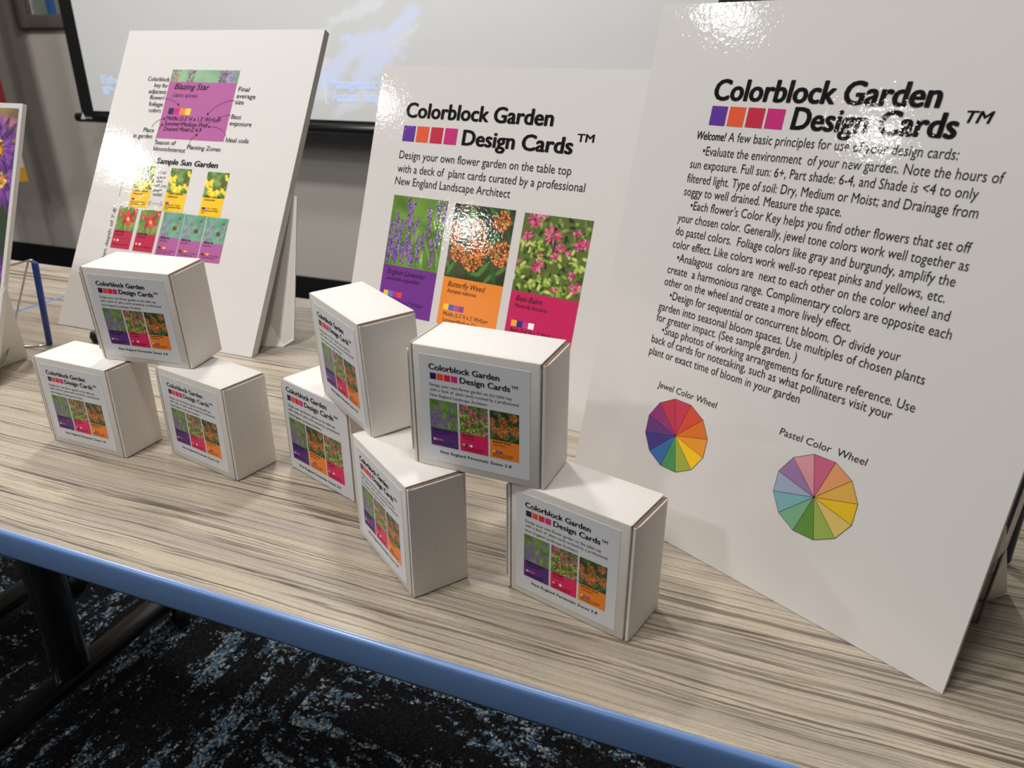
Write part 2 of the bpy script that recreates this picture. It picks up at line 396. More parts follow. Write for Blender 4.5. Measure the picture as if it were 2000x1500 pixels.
def p_balm():
    p = Pic(200, 205, '#55662c'); r = p.r
    for i in range(300):
        x, y = r.rand(), r.rand() ** .8
        c = ['#a9bf52', '#8ba341', '#c6d273', '#5e7a33', '#3a4c22', '#1e2a17'][r.randint(6)] if y > .35 else ['#46582c', '#2a3a22', '#6c8440', '#1a2416', '#8aa34a'][r.randint(5)]
        p.blob(x, y, .05 * (.5 + r.rand()), .026, c, .9, r.rand() * 3.1, .4)
    for i in range(10):
        x = r.rand(); p.line(x, .2 + .2 * r.rand(), x + .1 * (r.rand() - .5), 1., .005, '#66803c', .7)
    for cx, cy, R in [(.17, .08, .16), (.47, .24, .17), (.10, .30, .11), (.86, .33, .12), (.80, .18, .08), (.55, .5, .09), (.32, .66, .13), (.83, .72, .08), (.90, .87, .12), (.62, .93, .07), (.60, .40, .10), (.02, .64, .06), (.35, .52, .05), (.95, .3, .1), (.72, .44, .07), (.3, .0, .08)]:
        for k in range(int(R * 430)):
            a = r.rand() * 6.28; L = R * (.35 + .65 * r.rand()); c = ['#d23c7c', '#e86a9c', '#b3285f', '#f08cb4', '#c2306a', '#7d1c45'][r.randint(6)]
            p.line(cx + L * .2 * math.cos(a), cy + L * .2 * math.sin(a), cx + L * math.cos(a), cy + L * .85 * math.sin(a), .011, c, .9)
    return p
def p_cone():
    p = Pic(120, 124, '#3f6b2c'); r = p.r
    for i in range(50): p.blob(r.rand(), r.rand(), .1 + .12 * r.rand(), None, ['#55803a', '#2c4d22', '#7a9a4a', '#3a5f2c', '#90a860'][r.randint(5)], .6, 0, .9)
    for cx, cy, R in [(.45, .66, .46), (.12, .28, .42), (1.0, .1, .3), (.95, .62, .3)]:
        for k in range(11):
            a = .25 + k * .28 + r.rand() * .1; L = R * (.8 + .3 * r.rand())
            p.line(cx + .05 * math.cos(a), cy + .05 * math.sin(a), cx + L * math.cos(a) * .75, cy + L * math.sin(a), .045, ['#f2c81e', '#e8b412', '#ffe04a'][r.randint(3)], 1, .3)
        p.blob(cx, cy, .11, .12, '#4f5a1e', 1, 0, .4); p.blob(cx - .02, cy - .03, .06, .06, '#8a8a34', .8, 0, .8)
    p.blob(.80, .50, .13, .15, '#6a4a1e', 1, 0, .4)
    return p
def p_lily():
    p = Pic(120, 124, '#5a7f36'); r = p.r
    for i in range(60):
        x = r.rand(); p.line(x, 1.1, x + .4 * (r.rand() - .5), .3 + .5 * r.rand(), .012, ['#86a84e', '#2e4f24', '#47702f', '#a6bf6a'][r.randint(4)], .8)
    p.blob(.2, .15, .25, .2, '#a8a04a', .5, 0, 1); p.blob(.15, .3, .08, .16, '#d8894a', .8, .3, .5)
    for cx, cy, R in [(.58, .48, .42), (.9, .12, .2), (.15, .3, .12)]:
        for k in range(6):
            a = k * 1.047 + .3; p.line(cx, cy, cx + R * math.cos(a), cy + R * math.sin(a), .10 * R / .4, ['#c22a3c', '#d63a4a', '#a81e30'][k % 3], 1, .35)
        p.blob(cx, cy + .03, .1 * R / .4, .11 * R / .4, '#f0b43c', .95, 0, .7); p.line(cx, cy, cx + .2 * R, cy + .3 * R, .02, '#ffe48a', .9)
    return p
def p_blaz():
    p = Pic(120, 124, '#5f9a7c'); r = p.r
    for i in range(30): p.blob(r.rand(), r.rand(), .15, None, ['#79b093', '#4f8266', '#8fbf9f', '#46705a'][r.randint(4)], .5, 0, 1)
    for x, y, L, w in [(.12, .2, .9, .06), (.36, -.1, 1.2, .07), (.82, .25, .9, .08), (.22, .4, .7, .04)]:
        for k in range(int(L * 110)):
            t = r.rand(); p.blob(x + (r.rand() - .5) * 2 * w - .1 * (t - .5) * (x < .7), y + L * t, .022, .014, ['#a05cae', '#7f3c8e', '#c48ccc', '#5e2a66', '#b070bc'][r.randint(5)], .9, r.rand() * 3, .5)
    p.blob(.66, .62, .13, .12, '#4e3020', .95, .4, .4); p.blob(.72, .55, .07, .05, '#a8642c', .8, .4, .5); p.blob(.60, .72, .06, .05, '#8a5a34', .8, 0, .5)
    p.blob(.80, .22, .08, .06, '#6a2430', .9, 0, .5)
    return p
def p_strip():
    p = Pic(160, 28, '#6c9a78'); r = p.r
    for i in range(16): p.blob(r.rand(), r.rand() * .17, .12, None, ['#8ab48c', '#557f60', '#a3b996', '#476a54'][r.randint(4)], .5, 0, 1)
    for x, w, cs in [(.08, .06, ['#b58a6a', '#8a5c74', '#c9a98a', '#7a4460']), (.30, .055, ['#6a4058', '#8f5c86', '#a880a0', '#4a2c40']), (.78, .05, ['#3c1e40', '#7c3c74', '#5a2a52', '#a05a94']), (.90, .07, ['#8a5aa0', '#a478b4', '#7a4a90', '#b594c4'])]:
        for k in range(70): p.blob(x + (r.rand() - .5) * 2 * w, r.rand() * .18, .016, .012, cs[r.randint(4)], .85, r.rand() * 3, .6)
    return p
def p_daisy():
    p = Pic(480, 372, '#2c3a24'); r = p.r
    for i in range(60): p.blob(r.rand(), r.rand() * 1.33, .12, None, ['#3a4a2c', '#222c1c', '#4a5a38', '#2a4030', '#5a4a3c'][r.randint(5)], .6, 0, 1)
    p.blob(.9, .0, .3, .07, '#7c6648', .9, 0, .8); p.blob(.93, .0, .05, .03, '#a89a48', .6, 0, 1); p.blob(.98, .045, .09, .022, '#b8707c', .9, .3, .7); p.blob(1., .09, .05, .03, '#8a8a3c', .8, 0, .8)
    p.blob(.9, .38, .2, .12, '#24402c', .9, 0, .8)
    for cx, cy, R, a0 in [(.70, .26, .13, .2), (.80, .10, .10, .3), (.955, .200, .105, .3), (.930, .118, .105, .1), (.95, .50, .11, .1), (.75, .45, .12, .5), (.5, .2, .13, .2), (.5, .4, .13, 0), (.25, .3, .14, .3), (.3, .55, .14, .1), (.55, .62, .13, .2), (.08, .15, .13, .2), (.08, .5, .12, .2)]:
        for ring, (rr, n) in enumerate([(1.0, 20), (.8, 17), (.55, 14)]):
            for k in range(n):
                a = a0 + 6.283 * k / n + .12 * ring + .06 * r.randn(); L = R * rr * (.9 + .2 * r.rand())
                c = ['#6a2f86', '#57246f', '#7f479c', '#43195a'][r.randint(4)]
                p.line(cx + L * .12 * math.cos(a), cy + L * .12 * math.sin(a), cx + L * math.cos(a), cy + L * math.sin(a), .011, c, .97, .35)
                p.line(cx + L * .2 * math.cos(a + .05), cy + L * .2 * math.sin(a + .05), cx + L * .92 * math.cos(a + .05), cy + L * .92 * math.sin(a + .05), .0022, '#a884bc', .55, .8)
        for k in range(90):
            a = r.rand() * 6.28; q = .024 * math.sqrt(r.rand()); p.blob(cx + q * math.cos(a), cy + q * math.sin(a), .006, None, ['#e0a030', '#c47820', '#f0c85a', '#6a3c18'][r.randint(4)], .95)
    return p
PL, PW, PB = p_lavender(), p_weed(), p_balm()

def plant_card(pic, x, ztop, w, cap, nx, ratio=1.69, ph=1.03, y=-.0003, sw=None, swx=.09, bot=None):
    """printed plant card: photograph above a coloured caption block with a row of colour keys (mm)"""
    zb = ztop - w * ph; z0 = ztop - w * ratio if bot is None else bot
    ny = max(4, int(nx * ph)); parts = [pic.mesh(x, x + w, zb, ztop, nx, ny, y)]
    parts.append(quad(x, x + w, z0, zb, cap, y))
    if sw:
        s = .085 * w
        for k, c in enumerate(sw):
            parts.append(quad(x + swx * w + k * s * 1.03, x + swx * w + k * s * 1.03 + s, zb - .46 * w, zb - .38 * w, c, y - .00008))
    return ink_mesh(parts)
SW_L = ['#f0bf2c', '#4f78c4', '#b82f78', '#dd4440']; SW_W = ['#f5c62e', '#3a60b0', '#b5468a', '#84398a']; SW_B = ['#f2a340', '#2a2f82', '#c03c84', '#f2eef2']

# ------------------------------------------------------------------ room shell
def wall(name, s0, s1, n0, n1, z0, z1, m):
    me = box_me(s0, s1, n0, n1, z0, z1); o = link(name, me, m); o.rotation_euler = (0, 0, PHI); return tag(o, kind='structure')
WN = 2.94
wall('wall_back', -7.0, 4.6, WN, WN + .12, 0, CEIL, M_WALL)
wall('wall_left', -7.12, -7.0, -5.0, WN + .12, 0, CEIL, M_WALL2)
wall('wall_right', 4.6, 4.72, -5.0, WN + .12, 0, CEIL, M_WALL2)
wall('wall_front', -7.0, 4.6, -5.12, -5.0, 0, CEIL, M_WALL2)
wall('ceiling', -7.12, 4.72, -5.12, WN + .12, CEIL, CEIL + .1, M_CEIL)
M_BASE = plain('black wall base', (.010, .010, .011), .35)
wall('baseboard_back', -7.0, 4.6, WN - .012, WN, 0.0, .142, M_BASE)
fl = wall('floor', -7.0, 4.6, -5.0, WN, -.05, -.006, plain('floor screed', (.03, .03, .03), .9))
T = .61; tile_c = box_me(-T/2 + .0004, T/2 - .0004, -T/2 + .0004, T/2 - .0004, -.0059, 0); tile_c.materials.append(M_CARPET)
k = 0
for i in range(-10, 9):
    for j in range(-3, 5):
        s0 = -.765 + i * T; n0 = .42 + (j - 1) * T * 1.0
        if n0 + T > WN: continue
        o = bpy.data.objects.new('carpet_tile', tile_c); COL.objects.link(o); o.parent = fl
        o.location = (s0 + T / 2, n0 + T / 2, 0); o.rotation_euler = (0, 0, (math.pi / 2) * ((i + j) % 2 == 0) )
rest = box_me(-7, 4.6, -5, .42 - 4 * T, -.0059, 0); rest.materials.append(M_CARPET)
tag(link('carpet', rest, None, fl), kind='stuff')

# ceiling lamps, with the two added ones
led = plain('lamp lens', (.9, .9, .88), .4)
M_TRIM = plain('white lamp trim', (.7, .7, .68), .4)
lamp0 = None
for k, (x, y, w) in enumerate(LAMPS):
    t = empty('ceiling_downlight', (x, y, CEIL), label='round recessed ceiling lamp with a white trim ring', cat='ceiling lamp', group='recessed lamps in the ceiling')
    tr_ = link('trim_ring', lathe([(.125, -.001), (.135, -.006), (.150, -.006), (.155, -.0005)], 32), M_TRIM, t)
    ld = bpy.data.lights.new('lamp_light', 'AREA'); ld.shape = 'DISK'; ld.size = .26; ld.energy = w; ld.color = LAMP_COL
    lo = bpy.data.objects.new('lamp_light', ld); COL.objects.link(lo); lo.parent = t; lo.location = (0, 0, -.008)

# interior window high on the back wall
M_FRAME = plain('mauve grey window frame', srgb('#6f6461'), .5)
wf = empty('window_1', room(0, 0, 0), PHI); tag(wf, kind='structure')
def fr(x0, x1, z0, z1, d0, d1, m, name, bev=.004): return link(name, box_me(x0, x1, WN - d1, WN - d0, z0 + TZ, z1 + TZ, bev, 2), m, wf)
fr(-3.695, -3.618, .482, 1.5, 0, .032, M_FRAME, 'frame_side'); fr(-2.40, -2.32, .482, 1.5, 0, .032, M_FRAME, 'frame_side')
fr(-3.618, -2.40, .482, .540, 0, .031, M_FRAME, 'frame_sill'); fr(-3.618, -2.40, 1.44, 1.5, 0, .031, M_FRAME, 'frame_head')
fr(-3.618, -3.600, .540, 1.44, 0, .018, M_FRAME, 'inner_bead', .002); fr(-3.600, -3.592, .540, 1.44, 0, .012, plain('painted frame glint', (.62, .58, .55), .3), 'painted_glint', .001)  # pale strip: the frame's thin bright reflection put into colour
fr(-3.592, -2.40, .540, 1.44, .001, .004, plain('pale blind behind glass', srgb('#a8aca4'), .5), 'blind', 0)
fr(-3.505, -3.448, .540, 1.44, .004, .006, plain('blue curtain strip', srgb('#3f82cc'), .5), 'blue_strip', 0)
gl, nt, b = nmat('window glass'); nt.nodes.remove(b)
tr_n = add(nt, 'ShaderNodeBsdfTransparent'); tr_n.inputs[0].default_value = (.94, .96, .95, 1); gn = add(nt, 'ShaderNodeBsdfGlossy'); gn.inputs['Roughness'].default_value = .02
fn = add(nt, 'ShaderNodeFresnel'); mx = add(nt, 'ShaderNodeMixShader'); mx.inputs[0].default_value = .07; nt.links.new(tr_n.outputs[0], mx.inputs[1]); nt.links.new(gn.outputs[0], mx.inputs[2])
nt.links.new(mx.outputs[0], nt.nodes['Material Output'].inputs[0])
fr(-3.592, -2.40, .540, 1.44, .0075, .0095, gl, 'pane', 0)

# ------------------------------------------------------------------ projector screen
SN = 2.75
scr = empty('projector_screen', room(0, 0, 0), PHI, label='large pull-down projector screen with a black border and faint bluish picture', cat='projector screen')
def sb(x0, x1, z0, z1, n0, n1, m, name, bev=0): return link(name, box_me(x0, x1, n0, n1, z0 + TZ, z1 + TZ, bev, 2), m, scr)
def mat_screen():
    m, nt, b = nmat('projected screen'); c = objc(nt)
    b.inputs['Base Color'].default_value = (.80, .81, .80, 1); setp(b, Roughness=.75)
    at = add(nt, 'ShaderNodeAttribute'); at.attribute_name = 'ink'
    n1 = noise(nt, mapping(nt, c, (1.0, 1, 1.8)), 1.6, 3)
    tint = mix(nt, 1.0, ramp(nt, n1.outputs[0], [(.3, (.045, .045, .042)), (.7, (.085, .087, .083))]), at.outputs['Color'], 'ADD')
    nt.links.new(tint, b.inputs['Emission Color']); b.inputs['Emission Strength'].default_value = 1.0
    return m
def screen_fabric():
    # the projected picture: light cloud streaks (emission) on a grid of the fabric
    p = Pic(720, 423, '#000000'); p.a[:] = 0; r = p.r
    x0, x1, z0, z1 = -3.13, -.375, .133, 1.75
    def P(px, py):                            # sketch coordinates of the cloud drawing -> fabric
        return ((-1.965 + (px - 200) * .000415 - x0) / (x1 - x0), (z1 - (.575 - py * .000365)) / (x1 - x0))
    def st(a, b, w, col, al=.8, n=14):
        for k in range(n):
            t = r.rand(); q = P(a[0] + (b[0] - a[0]) * t + w * r.randn() * .5, a[1] + (b[1] - a[1]) * t + w * r.randn() * .4)
            p.blob(q[0], q[1], .012 * (.5 + r.rand()) * w / 60, .0042 * (.6 + r.rand()) * w / 60, col, al * (.5 + .5 * r.rand()), -.55 + .25 * r.randn(), .6)
    BL = (.03, .09, .32); WH = (.10, .11, .17)
    for a, b, w, c, n in [((1060, 10), (860, 120), 60, WH, 26), ((860, 120), (560, 220), 45, WH, 20), ((520, 260), (440, 520), 30, WH, 14), ((440, 600), (260, 760), 60, WH, 24), ((620, 620), (380, 830), 75, BL, 34),
        ((640, 380), (780, 380), 40, BL, 10), ((1020, 360), (620, 600), 70, BL, 40), ((1400, 140), (1130, 380), 60, BL, 34), ((1130, 400), (880, 680), 85, BL, 46), ((1420, 280), (1180, 440), 35, WH, 18), ((1340, 430), (1200, 440), 22, WH, 8),
        ((1100, 620), (780, 790), 60, BL, 26), ((1300, 760), (1250, 860), 35, BL, 12), ((420, 900), (300, 1000), 60, WH, 8), ((1200, 500), (1300, 580), 25, WH, 5), ((800, 1350), (200, 1450), 80, WH, 12), ((900, 950), (500, 1100), 90, WH, 8)]:
        st(a, b, w, c, .8, n * 2)
    nx, ny = 360, 200
    V, F, Cc = p.mesh(x0 * 1000, x1 * 1000, (z0 + TZ) * 1000, (z1 + TZ) * 1000, nx, ny, SN)
    return V, F, Cc
V, F, Cc = screen_fabric()
me = mesh('fabric', V, [tuple(int(j) for j in f) for f in F]); at = me.color_attributes.new('ink', 'FLOAT_COLOR', 'POINT')
at.data.foreach_set('color', np.concatenate([Cc, np.ones((len(Cc), 1))], 1).ravel().astype(np.float32))
link('screen_fabric', me, mat_screen(), scr)
sb(-3.13, -.375, .133, 1.75, SN + .0005, SN + .002, plain('screen backing', (.02, .02, .02), .8), 'screen_backing')
sb(-3.205, -3.13, .10, 1.75, SN - .0005, SN + .0025, M_BLACK, 'side_border'); sb(-.375, -.30, .10, 1.75, SN - .0005, SN + .0025, M_BLACK, 'side_border')
sb(-3.13, -.375, .105, .133, SN - .0006, SN + .0026, M_BLACK, 'bottom_border')
M_BAR = plain('satin black bar', (.012, .012, .014), .3, Specular_IOR_Level=.7)
bar = link('weight_bar', tube([(-3.235, SN, TZ + .102), (-.27, SN, TZ + .102)], .020, 24), M_BAR, scr)
sb(-3.30, -.20, 1.70, 1.83, SN - .06, SN + .06, plain('screen housing', (.6, .6, .58), .4), 'housing', .02)
M_WLOGO = plain('white logo print', (.75, .75, .72), .5)
lg = fixn(lettering([('aaaaaaa', -3172, 840 + 0, -3125, 840, 11, .05, 0)], SN - .0213)); lv = []
o = link('maker_mark', mesh('mark', [(-3.195, SN-.0215, .837), (-3.165, SN-.0215, .837), (-3.174, SN-.0215, .866)] + [tuple(v.co) for v in lg.vertices], [(0, 1, 2)] + [tuple(i + 3 for i in p.vertices) for p in lg.polygons]), M_WLOGO, scr)
m_pt, nt, b = nmat('projected lettering'); setp(b, Base_Color=(.7, .75, .8, 1), Roughness=.7, Emission_Color=(.52, .66, 1.0, 1), Emission_Strength=.42)
ZB = TZ * 1000
for ll in ([('Ethernet:', -3045, 250 + ZB, -2800, 250 + ZB, 33, .06, 0), ('IP:  10', -3045, 205 + ZB, -2860, 205 + ZB, 33, .06, 0)],
    [('Management: L', -1842, 250 + ZB, -1600, 252 + ZB, 38, .06, 0), ('Access:  http://', -1842, 203 + ZB, -1590, 205 + ZB, 38, .06, 0)]):
    link('projected_lettering', fixn(lettering(ll, SN - .0010)), m_pt, scr)
sb(-1.876, -1.866, .19, .305, SN - .0012, SN - .0004, m_pt, 'projected_line')

# ------------------------------------------------------------------ flag hanging in the corner
def flag():
    t = empty('flag', room(-3.852, 2.62, 0), PHI, label='red and white flag with gold fringe hanging at the far left wall', cat='flag')
    link('pole', tube([(0, 0, .02), (0, 0, 2.25)], .013, 12), plain('varnished pole', (.30, .16, .07), .35), t)
    link('base', lathe([(0.001, 0.0), (.14, 0), (.14, .02), (.05, .04), (.03, .09), (0.001, .09)], 28), plain('gold base', (.5, .34, .10), .35, Metallic=.8), t)
    V = []; F = []; C = []; nx, nz = 44, 16
    top, bot = 1.75, .62
    for j in range(nz + 1):
        f = j / nz; z = top + (bot - top) * f
        for i in range(nx + 1):
            u = i / nx; spread = .325 + .02 * f
            x = u * spread; y = .022 * math.sin(u * 26) * (.5 + .5 * f) + .01 * math.sin(u * 9 + f * 3) - .01
            V.append((x + .012, y, z - .10 * (1 - u) * f * 0 + .06 * (u - 1) * 0)); 
            k = int(u * 9 + f * 3.2 - .6) % 2
            C.append(srgb('#7d1420') if k == 0 else srgb('#c9b8b4'))
    for j in range(nz):
        for i in range(nx): a = j * (nx + 1) + i; F.append((a, a + 1, a + nx + 2, a + nx + 1))
    me = mesh('cloth', V, F, True); at = me.color_attributes.new('ink', 'FLOAT_COLOR', 'POINT')
    at.data.foreach_set('color', np.array([(*c, 1) for c in C], np.float32).ravel())
    m, nt, b = nmat('flag cloth'); a = add(nt, 'ShaderNodeAttribute'); a.attribute_name = 'ink'; nt.links.new(a.outputs['Color'], b.inputs['Base Color']); setp(b, Roughness=.8)
    link('cloth', me, m, t)
    V2 = []; F2 = []
    for i in range(nx + 1):
        u = i / nx; b0 = V[nz * (nx + 1) + i]
        V2 += [b0, (b0[0] + .002, b0[1], b0[2] - .065)]
    for i in range(nx): F2.append((2 * i, 2 * i + 2, 2 * i + 3, 2 * i + 1))
    link('fringe', mesh('fringe', V2, F2, True), plain('gold fringe', srgb('#c8931f'), .7), t)
flag()

# ------------------------------------------------------------------ tables
def make_table(s0, s1, n0, n1, leg_s, label):
    t = empty('table', room(0, 0, 0), PHI, label=label, cat='table')
    th = .0305
    link('table_top', box_me(s0 + .0025, s1 - .0025, n0 + .0025, n1 - .0025, TZ - th + .001, TZ), M_WOOD, t)
    # edge band: rounded strip wrapped round the four sides
    bm = bmesh.new(); prof = []
    r = .004
    for k in range(5): a = math.pi / 2 * k / 4; prof.append((-.0 + r * (1 - math.cos(a)) * 0 + (0.0026 - .0026) , 0))
    ring = [(.0026, TZ - .00005), (.0015, TZ - .0001), (.0002, TZ - .0011), (-.0009, TZ - .003), (-.001, TZ - .006), (-.001, TZ - th + .004), (.0, TZ - th + .001), (.0026, TZ - th)]
    rows = []
    for d, z in ring:
        rows.append([bm.verts.new(p) for p in [(s0 + d, n0 + d, z), (s1 - d, n0 + d, z), (s1 - d, n1 - d, z), (s0 + d, n1 - d, z)]])
    for a, c in zip(rows, rows[1:]):
        for k in range(4): bm.faces.new([a[k], c[k], c[(k + 1) % 4], a[(k + 1) % 4]])
    bmesh.ops.recalc_face_normals(bm, faces=bm.faces)
    me = bpy.data.meshes.new('band'); bm.to_mesh(me); bm.free(); me.polygons.foreach_set('use_smooth', [True] * len(me.polygons))
    try: me.set_sharp_from_angle(angle=math.radians(60))
    except Exception: pass
    link('edge_band', me, M_BAND, t)
    nm = (n0 + n1) / 2
    for ls in leg_s:
        # oval column, foot beam with rounded back, top bracket, casters
        V = []; sg = 20
        for z in (.085, TZ - th):
            for k in range(sg): a = 2 * math.pi * k / sg; V.append((ls + .024 * math.cos(a), nm + .034 * math.sin(a), z))
        F = [(k, (k + 1) % sg, sg + (k + 1) % sg, sg + k) for k in range(sg)]
        link('leg_column', mesh('col', V, F, True), M_LEG, t)
        link('foot_beam', box_me(ls - .024, ls + .024, n0 + .02, n1 - .05, .055, .088, .012, 4), M_LEG, t)
        link('top_bracket', box_me(ls - .03, ls + .03, n0 + .10, n1 - .10, TZ - th - .03, TZ - th, .004, 2), M_LEG, t)
        for cn in (n0 + .06, n1 - .10):
            wv = lathe([(0.001, -.013), (.024, -.013), (.0285, -.008), (.0285, .008), (.024, .013), (0.001, .013)], 20)
            c = link('caster', wv, M_RUBBER, t); c.location = (ls + .018, cn, .0285); c.rotation_euler = (0, math.pi / 2, .5)
    link('stretcher', box_me(leg_s[0], leg_s[-1], nm - .02, nm + .02, TZ - th - .045, TZ - th - .012, .006, 2), M_LEG, t)
    return t
make_table(-1.192, .62, .369, 1.056, (-1.150, .575), 'pale streaked wood-look table with a blue edge, carrying the mailer boxes')
make_table(-3.0, -1.196, .369, 1.056, (-2.6, -1.455), 'matching second table butted against the left end of the first')

# ------------------------------------------------------------------ mailer boxes
BW, BH, BD = 110.0, 100.3, 50.2               # mm
P1 = 'Design your own flower garden on the table top'; P2 = 'with a deck of  plant cards curated by a professional'; P3 = 'New England Landscape Architect'
def label_lines(tr_x=lambda x: x, tr_z=lambda z: z, k=1.0, order='LBW'):
    L = [('Colorblock Garden', 17.6, 82.3, 74.7, 82.3, 4.5, .042, 0), ('Design Cards', 42.9, 75.2, 82.9, 75.2, 4.5, .042, 0), ('TM', 83.5, 78.2, 88.8, 78.2, 2.2, .035, 0),
         (P1, 17.8, 69.0, 83.9, 69.0, 2.35, 0, 0), (P2, 17.8, 65.0, 89.2, 65.0, 2.35, 0, 0), (P3, 17.8, 60.6, 64.7, 60.6, 2.35, 0, 0),
         ('New England Perennials Zones 3-8', 24.3, 13.3, 83.5, 13.3, 2.3, .04, 0, 1.15)]
    nm = dict(L=('English Lavender', 'Lavandula angustifolia', 16.6, 12.4), B=('Bee-Balm', 'Monarda fistulosa', 9.5, 10.0), W=('Butterfly Weed', 'Asclepias tuberosa', 14.6, 10.2))
    for i, c in enumerate(order):
        x = (17.0, 41.8, 66.6)[i] + 2.1; a, b_, w1, w2 = nm[c]
        L.append((a, x, 32.3, x + w1, 32.3, 1.6, .03, .22)); L.append((b_, x, 30.0, x + w2, 30.0, 1.1, 0.02, .22))
        L.append(('Middle (2-3\' H x 2\' W)•Sun•', x, 22.4, x + 17, 22.4, 1.1, 0.02, .1)); L.append(('Summer•Medium Dry•Z 3-9', x, 20.8, x + 15.5, 20.8, 1.1, 0.02, .1))
    return [(q[0], tr_x(q[1]), tr_z(q[2]), tr_x(q[3]), tr_z(q[4]), q[5] * k, *q[6:]) for q in L]
def shape_set(order, tx, tz, k, rect):
    s = {}
    s['label'] = ink = mesh('label', [(rect[0]/1000, -.00025, rect[2]/1000), (rect[1]/1000, -.00025, rect[2]/1000), (rect[1]/1000, -.00025, rect[3]/1000), (rect[0]/1000, -.00025, rect[3]/1000),
        (rect[0]/1000, .0, rect[2]/1000), (rect[1]/1000, .0, rect[2]/1000), (rect[1]/1000, .0, rect[3]/1000), (rect[0]/1000, .0, rect[3]/1000)], [(0,1,2,3),(0,4,5,1),(1,5,6,2),(2,6,7,3),(3,7,4,0)])
    s['label'].materials.append(M_LABEL)
    s['lettering'] = fixn(lettering(label_lines(tx, tz, k, order), -.00042)); s['lettering'].materials.append(M_LINK)
    s['sq'] = []
    for j, c in enumerate(['#2d1650', '#dc4a2a', '#cc2233', '#c8256f']):
        a = 18.4 + j * 5.82; me = ink_mesh([quad(tx(a), tx(a + 5.1), tz(74.6), tz(79.6), c, -.00035)]); me.materials.append(M_LPIC); s['sq'].append(me)
    s['card'] = []
    D = dict(L=(PL, '#4c2270', SW_L), B=(PB, '#cf1f58', SW_B), W=(PW, '#e07d26', SW_W))
    for i, c in enumerate(order):
        x = (17.0, 41.8, 66.6)[i]; pic, cap, sw = D[c]
        me = plant_card(pic, tx(x), tz(58.3), 23.1 * k, cap, 44, y=-.00035, sw=sw, bot=tz(19.3)); me.materials.append(M_LPIC); s['card'].append(me)
    return s
I_ = lambda v: v
SH = shape_set('LBW', I_, I_, 1.0, (9.6, 98.2, 6.0, 93.3))
SHC = shape_set('LWB', lambda x: 9.2 + (x - 17.7) * 1.155, lambda z: 6.4 + (z - 13.3) * 1.185, 1.17, (2.6, 105.6, 1.0, 99.2))
def side_panel_me(x0, x1, sgn):
    # slightly bulging double-wall side with rounded front fold
    V = []; F = []; ny, nz = 10, 10
    bm = bmesh.new()
    grid = {}
    for side in (0, 1):
        for j in range(ny + 1):
            for k_ in range(nz + 1):
                y = .0006 + (BD / 1000 - .0016) * j / ny; z = .0010 + (BH / 1000 - .0026) * k_ / nz
                bul = .0011 * math.sin(math.pi * j / ny) * math.sin(math.pi * k_ / nz)
                edge = .0009 * (1 - min(1, j * .9)) + .0006 * (1 - min(1, (ny - j) * .9))
                x = (x1 if side else x0)
                if (side == 1 and sgn > 0): x = x1 + bul - edge
                if (side == 0 and sgn < 0): x = x0 - bul + edge
                grid[side, j, k_] = bm.verts.new((x, y, z))
    for side in (0, 1):
        for j in range(ny):
            for k_ in range(nz): bm.faces.new([grid[side, j, k_], grid[side, j + 1, k_], grid[side, j + 1, k_ + 1], grid[side, j, k_ + 1]])
    for j in range(ny):
        for k_ in (0, nz): bm.faces.new([grid[0, j, k_], grid[0, j + 1, k_], grid[1, j + 1, k_], grid[1, j, k_]])
    for k_ in range(nz):
        for j in (0, ny): bm.faces.new([grid[0, j, k_], grid[0, j, k_ + 1], grid[1, j, k_ + 1], grid[1, j, k_]])
    bmesh.ops.recalc_face_normals(bm, faces=bm.faces); me = bpy.data.meshes.new('side'); bm.to_mesh(me); bm.free()
    me.polygons.foreach_set('use_smooth', [True] * len(me.polygons))
    try: me.set_sharp_from_angle(angle=math.radians(40))
    except Exception: pass
    me.materials.append(M_CARD); return me
def bm_(me, m): me.materials.append(m); return me
BX = dict(
    tray=bm_(box_me(.0046, BW/1000 - .0046, .0022, BD/1000, .0004, BH/1000 - .0004, .0008, 3), M_CARD),
    front=bm_(box_me(.0044, BW/1000 - .0044, 0, .0020, .0000, BH/1000, .0009, 3), M_CARD),
    top=bm_(box_me(.0040, BW/1000 - .0040, .0006, BD/1000, BH/1000 - .0012, BH/1000, .0004, 2), M_CARD),
    left=side_panel_me(.0, .0030, -1), right=side_panel_me(BW/1000 - .0030, BW/1000, 1),
    flap=bm_(box_me(-.0014, -.0004, .0008, .018, .0100, .0945, .0004, 2), M_CARD),
    notch=bm_(box_me(.0010, .0038, .0012, BD/1000 - .001, BH/1000 - .0022, BH/1000 - .0013), M_EDGE),
    notch2=bm_(box_me(BW/1000 - .0038, BW/1000 - .0010, .0012, BD/1000 - .001, BH/1000 - .0022, BH/1000 - .0013), M_EDGE))
def mailer(sh, x, y, z, yaw, tx, label):
    t = empty('mailer_box', (x, y, z), 0, label=label, cat='box', group='white card mailer boxes on the table')
    t.rotation_euler = (Matrix.Rotation(yaw, 3, 'Z') @ Matrix.Rotation(tx, 3, 'X')).to_euler()
    link('tray', BX['tray'], None, t); link('top_panel', BX['top'], None, t)
    fp = link('front_panel', BX['front'], None, t)
    link('side_panel', BX['left'], None, t); link('side_panel', BX['right'], None, t)
    link('tuck_flap', BX['flap'], None, t); link('fold_edge', BX['notch'], None, t); link('fold_edge', BX['notch2'], None, t)
    lb = link('label', sh['label'], None, t)
    link('printed_lettering', sh['lettering'], None, lb)
    for me in sh['sq']: link('color_square', me, None, lb)
    for me in sh['card']: link('plant_card', me, None, lb)
    return t
Z1 = TZ + BH / 1000 + .0003; Z0 = TZ + .0002
mailer(SH, -.4269, .7404, Z1, -.2793, .06, 'top box of the left pile, propped across two lower boxes')
